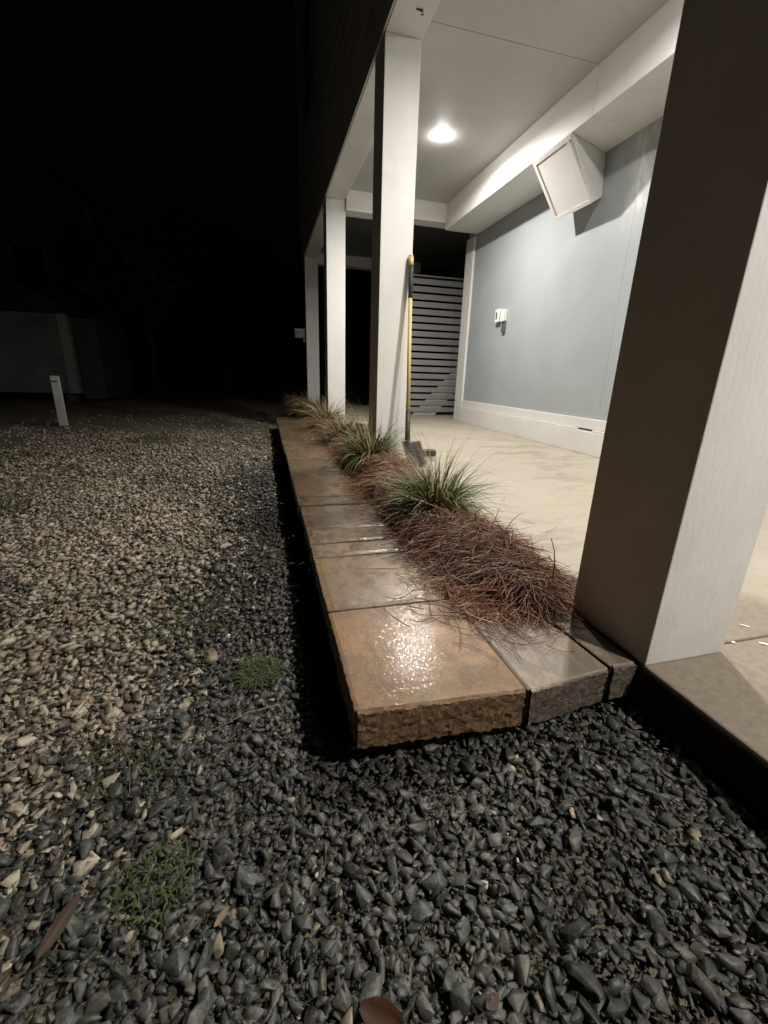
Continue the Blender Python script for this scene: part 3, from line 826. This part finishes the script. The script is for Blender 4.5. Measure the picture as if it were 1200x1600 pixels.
# ---- grass clumps
def clump(x, y, n, Lm, green, w, label, name='grass_clump', spread=0.055, up=0.55, dry=0.12, tall=0.0, seg=9):
    z0 = float(mound(np.array([x]), np.array([y]))[0])*0.7
    t0 = empty(name, (x, y, z0), label=label, cat='ornamental grass', group='grass clumps along the paved strip')
    def make(N, L, elr, wid, pal, part, sag):
        a = rng.uniform(0, 2*math.pi, N); rr = spread*np.sqrt(rng.uniform(size=N))
        dirn = np.stack([np.cos(a), np.sin(a)], -1)
        bx = x+dirn[:, 0]*rr; by = y+dirn[:, 1]*rr
        a2 = a+rng.normal(0, 0.5, N); dirn = np.stack([np.cos(a2), np.sin(a2)], -1)
        el = rng.uniform(elr[0], elr[1], N)
        Ln = L*rng.uniform(0.55, 1.1, N)
        P = np.zeros((N, seg, 3)); P[:, 0] = np.stack([bx, by, np.full(N, z0-0.02)], -1)
        sg = sag*rng.uniform(0.5, 1.6, N); side0 = rng.normal(0, 0.10, N)
        for k in range(1, seg):
            f = k/(seg-1)
            e = el-sg*f**1.5
            st_ = Ln/(seg-1)
            aa = np.arctan2(dirn[:, 1], dirn[:, 0])+side0*k*0.25
            P[:, k, 0] = P[:, k-1, 0]+np.cos(e)*np.cos(aa)*st_
            P[:, k, 1] = P[:, k-1, 1]+np.cos(e)*np.sin(aa)*st_
            P[:, k, 2] = P[:, k-1, 2]+np.sin(e)*st_
        P[:, 1:, 2] = np.maximum(P[:, 1:, 2], np.maximum(mound(P[:, 1:, 0], P[:, 1:, 1])*0.8, 0.0)+0.006)
        tt = np.linspace(0, 1, seg)[None]
        wd = wid*rng.uniform(0.7, 1.2, (N, 1))*np.interp(tt, [0, 0.15, 0.6, 1], [0.8, 1, 0.8, 0.08])
        side = np.stack([-np.sin(a2), np.cos(a2), rng.normal(0, 0.3, N)], -1)
        V, F = ribbons(P, wd, side)
        c = pal[rng.integers(0, len(pal), N)]*rng.uniform(0.7, 1.3, (N, 1))
        tips = np.interp(np.linspace(0, 1, seg), [0, 0.1, 0.75, 1], [0.5, 0.8, 1.0, 1.0])
        cc = c[:, None, None, :]*np.ones((1, seg, 3, 1))
        tipc = np.array([0.34, 0.26, 0.14])
        mixf = np.clip((np.linspace(0, 1, seg)-0.7)/0.3, 0, 1)[None, :, None, None]*rng.uniform(0, 0.9, (N, 1, 1, 1))
        cc = cc*(1-mixf)+tipc*mixf
        o = mesh_np(part, V, F, cc.reshape(-1, 3), M['blade'], t0, False, 4); o['kind'] = 'stuff'
    G = np.array([[0.062, 0.105, 0.018], [0.085, 0.135, 0.024], [0.042, 0.078, 0.016], [0.15, 0.165, 0.045]])
    Dp = np.array([[0.34, 0.27, 0.14], [0.26, 0.21, 0.11], [0.42, 0.34, 0.20], [0.20, 0.15, 0.08]])
    Bz = np.array([[0.19, 0.16, 0.075], [0.14, 0.13, 0.055], [0.25, 0.20, 0.10]])
    pal = G if green > 0.6 else (np.concatenate([G[:2]*1.2, Bz, Bz]) if green > 0.3 else np.concatenate([Bz, Dp[:2]]))
    make(n, Lm, (up, 1.45), w, pal, 'blades', 1.35)
    if dry > 0: make(max(6, int(n*dry)), Lm*1.05, (0.5, 1.4), w*0.6, Dp, 'dry_blades', 1.1)
    if tall > 0: make(int(n*tall), Lm*1.35, (0.9, 1.45), w*0.38, Dp*0.8, 'thin_stems', 0.75)
    return t0
clump(-0.095, 1.80, 330, 0.36, 1.0, 0.0036, 'large bright green grass clump nearest the camera, spreading over the red straw', spread=0.060, tall=0.3, dry=0.28)
clump(-0.135, 2.95, 260, 0.40, 0.9, 0.0038, 'green grass clump at the foot of the second post', tall=0.2, dry=0.3, spread=0.07)
clump(-0.12, 3.42, 110, 0.36, 0.5, 0.0032, 'small olive grass tuft leaning on the left face of the second post', dry=0.4, spread=0.05, seg=7)
clump(-0.15, 4.15, 190, 0.42, 0.4, 0.0038, 'dry straw-coloured grass clump between the second and third posts', dry=0.7, spread=0.07, seg=7)
clump(-0.13, 5.25, 190, 0.46, 0.4, 0.0042, 'olive grass clump just in front of the third post', dry=0.6, tall=0.15, spread=0.07, seg=7)
clump(-0.15, 6.45, 190, 0.48, 0.2, 0.0046, 'pale dry grass clump beside the third post', dry=0.6, spread=0.08, seg=7)
clump(-0.22, 7.55, 150, 0.40, 0.2, 0.0042, 'brown grass clump between the third and the farthest post', dry=0.6, spread=0.09, seg=6)
clump(-0.28, 8.65, 150, 0.42, 0.2, 0.0048, 'dim brown grass clump at the foot of the farthest post', dry=0.6, spread=0.10, seg=6)

# ---- single twigs and leaves that stand out
def twig(pts, r, name, label, col=(0.08, 0.04, 0.025)):
    P = np.array([pts], float); rad = np.linspace(r, r*0.5, P.shape[1])[None]
    V, F = tubes(P, rad, 5); o = mesh_np(name, V, F, col, M['straw'], None, True, 4)
    return tag(o, label, 'twig')
twig([(-0.02, 1.02, 0.07), (-0.022, 1.02, 0.12), (-0.028, 1.025, 0.16), (-0.04, 1.03, 0.195)], 0.0022, 'twig', 'dark twig sticking up out of the straw beside the nearest post')
twig([(-0.30, 0.905, 0.004), (-0.31, 0.87, 0.006), (-0.322, 0.84, 0.005), (-0.33, 0.82, 0.004)], 0.0014, 'twig', 'short curved brown needle hanging over the joint of the nearest orange block')
twig([(-0.42, 0.86, 0.003), (-0.39, 0.845, 0.005), (-0.355, 0.80, 0.005), (-0.342, 0.762, 0.004), (-0.362, 0.748, 0.004)], 0.0010, 'twig', 'long thin bent needle lying on the nearest orange block', (0.20, 0.10, 0.05))
twig([(-0.60, 1.775, 0.005), (-0.53, 1.79, 0.005), (-0.46, 1.81, 0.005), (-0.40, 1.83, 0.006)], 0.0016, 'twig', 'pale straight straw lying across the path near the grass clump', (0.62, 0.55, 0.42))
twig([(-1.30, 1.02, GZ+0.03), (-1.22, 0.90, GZ+0.04), (-1.17, 0.82, GZ+0.035), (-1.15, 0.74, GZ+0.03)], 0.0016, 'twig', 'brown twig lying on the gravel left of the path', (0.20, 0.11, 0.06))
twig([(-0.86, 0.92, GZ+0.03), (-0.93, 0.90, GZ+0.04), (-1.02, 0.86, GZ+0.035), (-1.08, 0.80, GZ+0.03)], 0.0010, 'twig', 'thin pale stalk on the gravel below the green tuft', (0.28, 0.20, 0.12))
twig([(-0.22, 0.60, GZ+0.05), (-0.20, 0.55, GZ+0.055), (-0.215, 0.50, GZ+0.055), (-0.205, 0.46, GZ+0.05)], 0.0020, 'twig', 'short brown twig on the dark gravel in front of the path', (0.13, 0.07, 0.045))

def leaf(cx, cy, cz, L, Wd, yaw, tilt, col, label, curl=0.25):
    bm = bmesh.new(); n = 8; rows = []
    for i in range(n+1):
        f = i/n; w = Wd*math.sin(math.pi*min(1, f*0.92+0.05))**0.8*0.5
        xx = (f-0.5)*L; zz = curl*L*(f-0.5)**2
        rows.append([bm.verts.new((xx, s*w, zz+abs(s)*w*0.45+rnd.uniform(-.0006, .0006))) for s in (-1, -0.5, 0, 0.5, 1)])
    for a, b in zip(rows[:-1], rows[1:]):
        for k in range(4): bm.faces.new((a[k], a[k+1], b[k+1], b[k]))
    bmesh.ops.solidify(bm, geom=bm.faces[:], thickness=0.0008)
    me = bpy.data.meshes.new('fallen_leaf'); bm.to_mesh(me); bm.free()
    a = me.attributes.new('tint', 'FLOAT_COLOR', 'POINT')
    a.data.foreach_set('color', [v for _ in me.vertices for v in (*[c*rnd.uniform(.85, 1.15) for c in col], 1)])
    for p in me.polygons: p.use_smooth = True
    o = link('fallen_leaf', me, M['leaf']); o.location = (cx, cy, cz); o.rotation_euler = (tilt, rnd.uniform(-.2, .2), yaw)
    return tag(o, label, 'leaf')
leaf(-1.19, 0.53, GZ+0.035, 0.075, 0.02, R(62), 0.7, (0.12, 0.078, 0.052), 'long curled brown leaf on the gravel at the lower left')
leaf(-1.25, 0.47, GZ+0.03, 0.045, 0.012, R(48), 0.3, (0.12, 0.08, 0.05), 'smaller narrow brown leaf just below the long curled leaf at the lower left')
leaf(-0.745, 0.310, GZ+0.045, 0.065, 0.034, R(-38), 0.2, (0.11, 0.050, 0.025), 'broad rust-brown leaf on the gravel at the bottom edge of the picture')
leaf(-0.955, 0.475, GZ+0.045, 0.030, 0.010, R(50), 0.3, (0.36, 0.27, 0.15), 'small straw-coloured leaf on the dark gravel in the lower left half')
leaf(-1.065, 2.02, GZ+0.035, 0.055, 0.04, R(10), 0.1, (0.80, 0.74, 0.64), 'bright pale leaf lying alone on the gravel beside the path', 0.1)
leaf(-0.60, 0.290, GZ+0.045, 0.024, 0.015, R(20), 0.3, (0.15, 0.08, 0.05), 'small reddish leaf at the bottom edge right of the broad rust-brown leaf')

# specks on the slab by the nearest post
bm = bmesh.new()
for k, (x, y, l, w, a) in enumerate([(0.395, 0.672, 0.035, 0.008, 2.4), (0.43, 0.755, 0.022, 0.006, 2.2), (0.335, 0.775, 0.013, 0.008, 0.1), (0.315, 0.700, 0.010, 0.008, 0)]):
    b2 = boxm(-l/2, l/2, -w/2, w/2, 0, 0.0025, 0.001, 1)
    bmesh.ops.rotate(b2, cent=(0, 0, 0), matrix=Matrix.Rotation(a, 3, 'Z'), verts=b2.verts)
    o = fin(b2, 'paint_chip', M['plastic'], None)
    o.location = (x, y, 0.0008)
    tag(o, ['largest white chip on the slab, in front of the joint line by the nearest post', 'thin white chip on the slab beyond the joint line by the nearest post',
            'small round white chip on the slab beyond the joint line, close to the nearest post', 'tiny white chip on the slab right at the joint line by the nearest post'][k], 'paint chip', 'white chips on the slab')
bm.free()
twig([(0.60, 1.035, 0.003), (0.63, 1.04, 0.010), (0.66, 1.032, 0.004)], 0.0016, 'twig', 'farther of two short dark twigs poking out behind the right side of the nearest post')
twig([(0.53, 0.965, 0.003), (0.56, 0.97, 0.009), (0.59, 0.96, 0.004)], 0.0016, 'twig', 'nearer of two short dark twigs poking out behind the right side of the nearest post')

# ---- weeds in the gravel
def weed(x, y, r, n, L, label, el=(0.2, 1.2)):
    seg = 5; N = n
    a = rng.uniform(0, 2*math.pi, N); rr = r*np.sqrt(rng.uniform(size=N)); b = rng.uniform(0, 2*math.pi, N)
    P = np.zeros((N, seg, 3)); P[:, 0] = np.stack([x+np.cos(a)*rr, y+np.sin(a)*rr, np.full(N, GZ+0.004)], -1)
    e = rng.uniform(el[0], el[1], N); Ln = L*rng.uniform(0.5, 1.2, N)
    for k in range(1, seg):
        ee = e-1.2*(k/(seg-1))**1.5; s_ = Ln/(seg-1)
        P[:, k] = P[:, k-1]+np.stack([np.cos(ee)*np.cos(b)*s_, np.cos(ee)*np.sin(b)*s_, np.sin(ee)*s_], -1)
    P[:, 1:, 2] = np.maximum(P[:, 1:, 2], GZ+0.012)
    wd = 0.0016*np.ones((N, 1))*np.interp(np.linspace(0, 1, seg), [0, 0.5, 1], [0.8, 1, 0.2])[None]
    V, F = ribbons(P, wd, np.stack([-np.sin(b), np.cos(b), np.zeros(N)], -1))
    pal = np.array([[0.045, 0.070, 0.022], [0.065, 0.095, 0.030], [0.08, 0.08, 0.04], [0.035, 0.05, 0.02]])
    c = pal[rng.integers(0, 4, N)]
    o = mesh_np('weed_tuft', V, F, np.repeat(c, seg*3, axis=0), M['blade'], None, False, 4)
    return tag(o, label, 'weed', 'weeds in the gravel')
weed(-0.905, 1.09, 0.055, 420, 0.045, 'dense green weed tuft in the gravel right beside the path edge')
weed(-1.07, 0.575, 0.065, 200, 0.020, 'low creeping green weed patch in the gravel at the lower left')
weed(-1.18, 0.83, 0.09, 110, 0.022, 'sparse green weeds among tan stones, between the two denser weed patches')
weed(-1.15, 1.45, 0.16, 240, 0.035, 'faint wide scatter of green moss and weeds in the dark gravel left of the path')
weed(-2.6, 2.9, 0.30, 700, 0.05, 'brownish green weed patch out in the tan gravel at the left edge')
weed(-2.15, 5.75, 0.35, 700, 0.07, 'green weed patch at the far end of the tan gravel')
weed(-3.4, 4.9, 0.55, 900, 0.07, 'wide grassy patch at the left edge where the gravel ends')
# straw litter along the path edge
def litter(x, y, r, N, label):
    a = rng.uniform(0, 2*math.pi, N); rr = r*np.sqrt(rng.uniform(size=N)); b = rng.uniform(0, 2*math.pi, N)
    L = rng.uniform(0.03, 0.10, N); t = np.linspace(-.5, .5, 4)[None]; s = t*L[:, None]; cu = rng.normal(0, 2, N)[:, None]
    P = np.stack([x+np.cos(a)[:, None]*rr[:, None]*0.5+np.cos(b)[:, None]*s-np.sin(b)[:, None]*cu*s*s, y+1.6*np.sin(a)[:, None]*rr[:, None]+np.sin(b)[:, None]*s+np.cos(b)[:, None]*cu*s*s,
                  GZ+rng.uniform(0.012, 0.026, (N, 1))+0*t], -1)
    V, F = tubes(P, np.full((N, 4), 0.0012))
    o = mesh_np('straw_litter', V, F, np.repeat(np.array([0.12, 0.065, 0.038])*rng.uniform(.6, 1.4, (N, 1)), 12, axis=0), M['straw'], None, True, 4)
    o['kind'] = 'stuff'
litter(-0.885, 1.95, 0.17, 120, '')

# ================================================================ BACKGROUND
sk = empty('marker_stake', (-3.73, 7.4, -0.17), label='short white board stake standing at the edge of the gravel drive', cat='stake')
box('board', -3.783, -3.675, 7.37, 7.41, -0.20, 0.500, M['stake'], sk, 0.004)
box('cap_notch', -3.770, -3.70, 7.364, 7.3695, 0.42, 0.435, M['dark'], sk, 0.0)
sh = empty('shed', (-7, 12.5, -0.17), label='low white shed with a pale corner board raised off the ground at the far left', cat='shed')
for i in range(9):
    z0 = 0.03+i*0.19
    box('siding_board', -9.6, -5.26, 12.0-0.012, 12.02, z0, z0+0.186, M['shed'], sh, 0.0)
box('corner_board', -5.257, -5.07, 11.965, 12.10, 0.02, 1.745, M['shed_trim'], sh, 0.004)
box('wall', -9.6, -5.1, 12.03, 15.0, 0.02, 1.74, M['shed'], sh, 0.0)
box('lean_to', -5.065, -4.60, 12.3, 14.8, -0.12, 1.70, M['annex'], sh, 0.0)
prism('roof', [(-9.9, 1.76), (-4.85, 1.76), (-4.85, 1.83), (-7.3, 2.9), (-9.9, 1.83)], 11.9, 15.3, M['roof'], sh)
for xx in (-9.2, -7.2, -5.4):
    box('pier', xx, xx+0.2, 12.1, 12.3, -0.30, 0.018, M['cover'], sh, 0.0)

nh = empty('neighbour_house', (-8, 19, 0), label='barely visible dark gabled house beyond the low white shed', cat='house')
prism('wall', [(-14.0, -0.3), (-5.6, -0.3), (-5.6, 5.4), (-9.6, 7.9), (-14.0, 5.4)], 18.0, 26.0, M['cover'], nh)
prism('roof', [(-5.2, 5.15), (-5.2, 5.32), (-9.6, 8.15), (-14.4, 5.32), (-14.4, 5.15), (-9.6, 7.93)], 17.6, 26.4, M['roof'], nh)
for xx in (-8.4, -11.2):
    w_ = box('window', xx, xx+1.0, 17.95, 17.995, 2.9, 4.3, M['shed'], nh, 0.0); box('pane', xx+.08, xx+.92, 17.93, 17.948, 2.98, 4.22, M['dark'], w_, 0.0)

def tree(x, y, h, cr, label, seed):
    r = np.random.default_rng(seed); r2 = random.Random(seed)
    t = empty('tree', (x, y, -0.2), label=label, cat='tree', group='trees behind the drive')
    bm = bmesh.new(); p = Vector((x, y, -0.3)); rad = 0.16
    tops = []
    for k in range(6):
        q = p+Vector((r2.uniform(-.15, .15), r2.uniform(-.15, .15), h*0.13)); cyl(bm, p, q, rad, rad*0.86, 9); p = q; rad *= 0.86
        if k > 1:
            for _ in range(2):
                a = r2.uniform(0, 6.28); e = p+Vector((math.cos(a)*cr*0.7, math.sin(a)*cr*0.7, h*0.18)); cyl(bm, p, e, rad*0.5, 0.02, 6); tops.append(e)
    tops.append(p+Vector((0, 0, h*0.15)))
    fin(bm, 'trunk', M['bark'], t)
    N = 5200; ci = r.integers(0, len(tops), N); ctr = np.array([c[:] for c in tops])[ci]
    off = r.normal(size=(N, 3)); off /= np.linalg.norm(off, axis=1, keepdims=True); off *= (cr*0.42*r.uniform(0.3, 1, N)**0.5)[:, None]
    c = ctr+off; n1 = r.normal(size=(N, 3)); n1 /= np.linalg.norm(n1, axis=1, keepdims=True); n2 = np.cross(n1, r.normal(size=(N, 3))); n2 /= np.linalg.norm(n2, axis=1, keepdims=True)
    s = r.uniform(0.06, 0.13, N)[:, None]
    V = np.stack([c-n1*s, c+n2*s*0.5, c+n1*s, c-n2*s*0.5], 1).reshape(-1, 3)
    F = np.arange(N*4).reshape(N, 4)
    pal = np.array([[0.05, 0.075, 0.03], [0.07, 0.09, 0.035], [0.04, 0.055, 0.025]])[r.integers(0, 3, N)]
    o = mesh_np('crown', V, F, np.repeat(pal, 4, axis=0), M['foliage'], t, False, 4); o['kind'] = 'stuff'
tree(-4.3, 16.5, 5.0, 2.0, 'dark leafy tree behind the right end of the white shed', 1)
tree(-2.4, 20.0, 6.0, 2.2, 'dark tree at the far end of the drive, left of the carport posts', 2)
tree(-10.5, 16.5, 7.0, 2.6, 'tall dark tree at the far left above the white shed', 3)
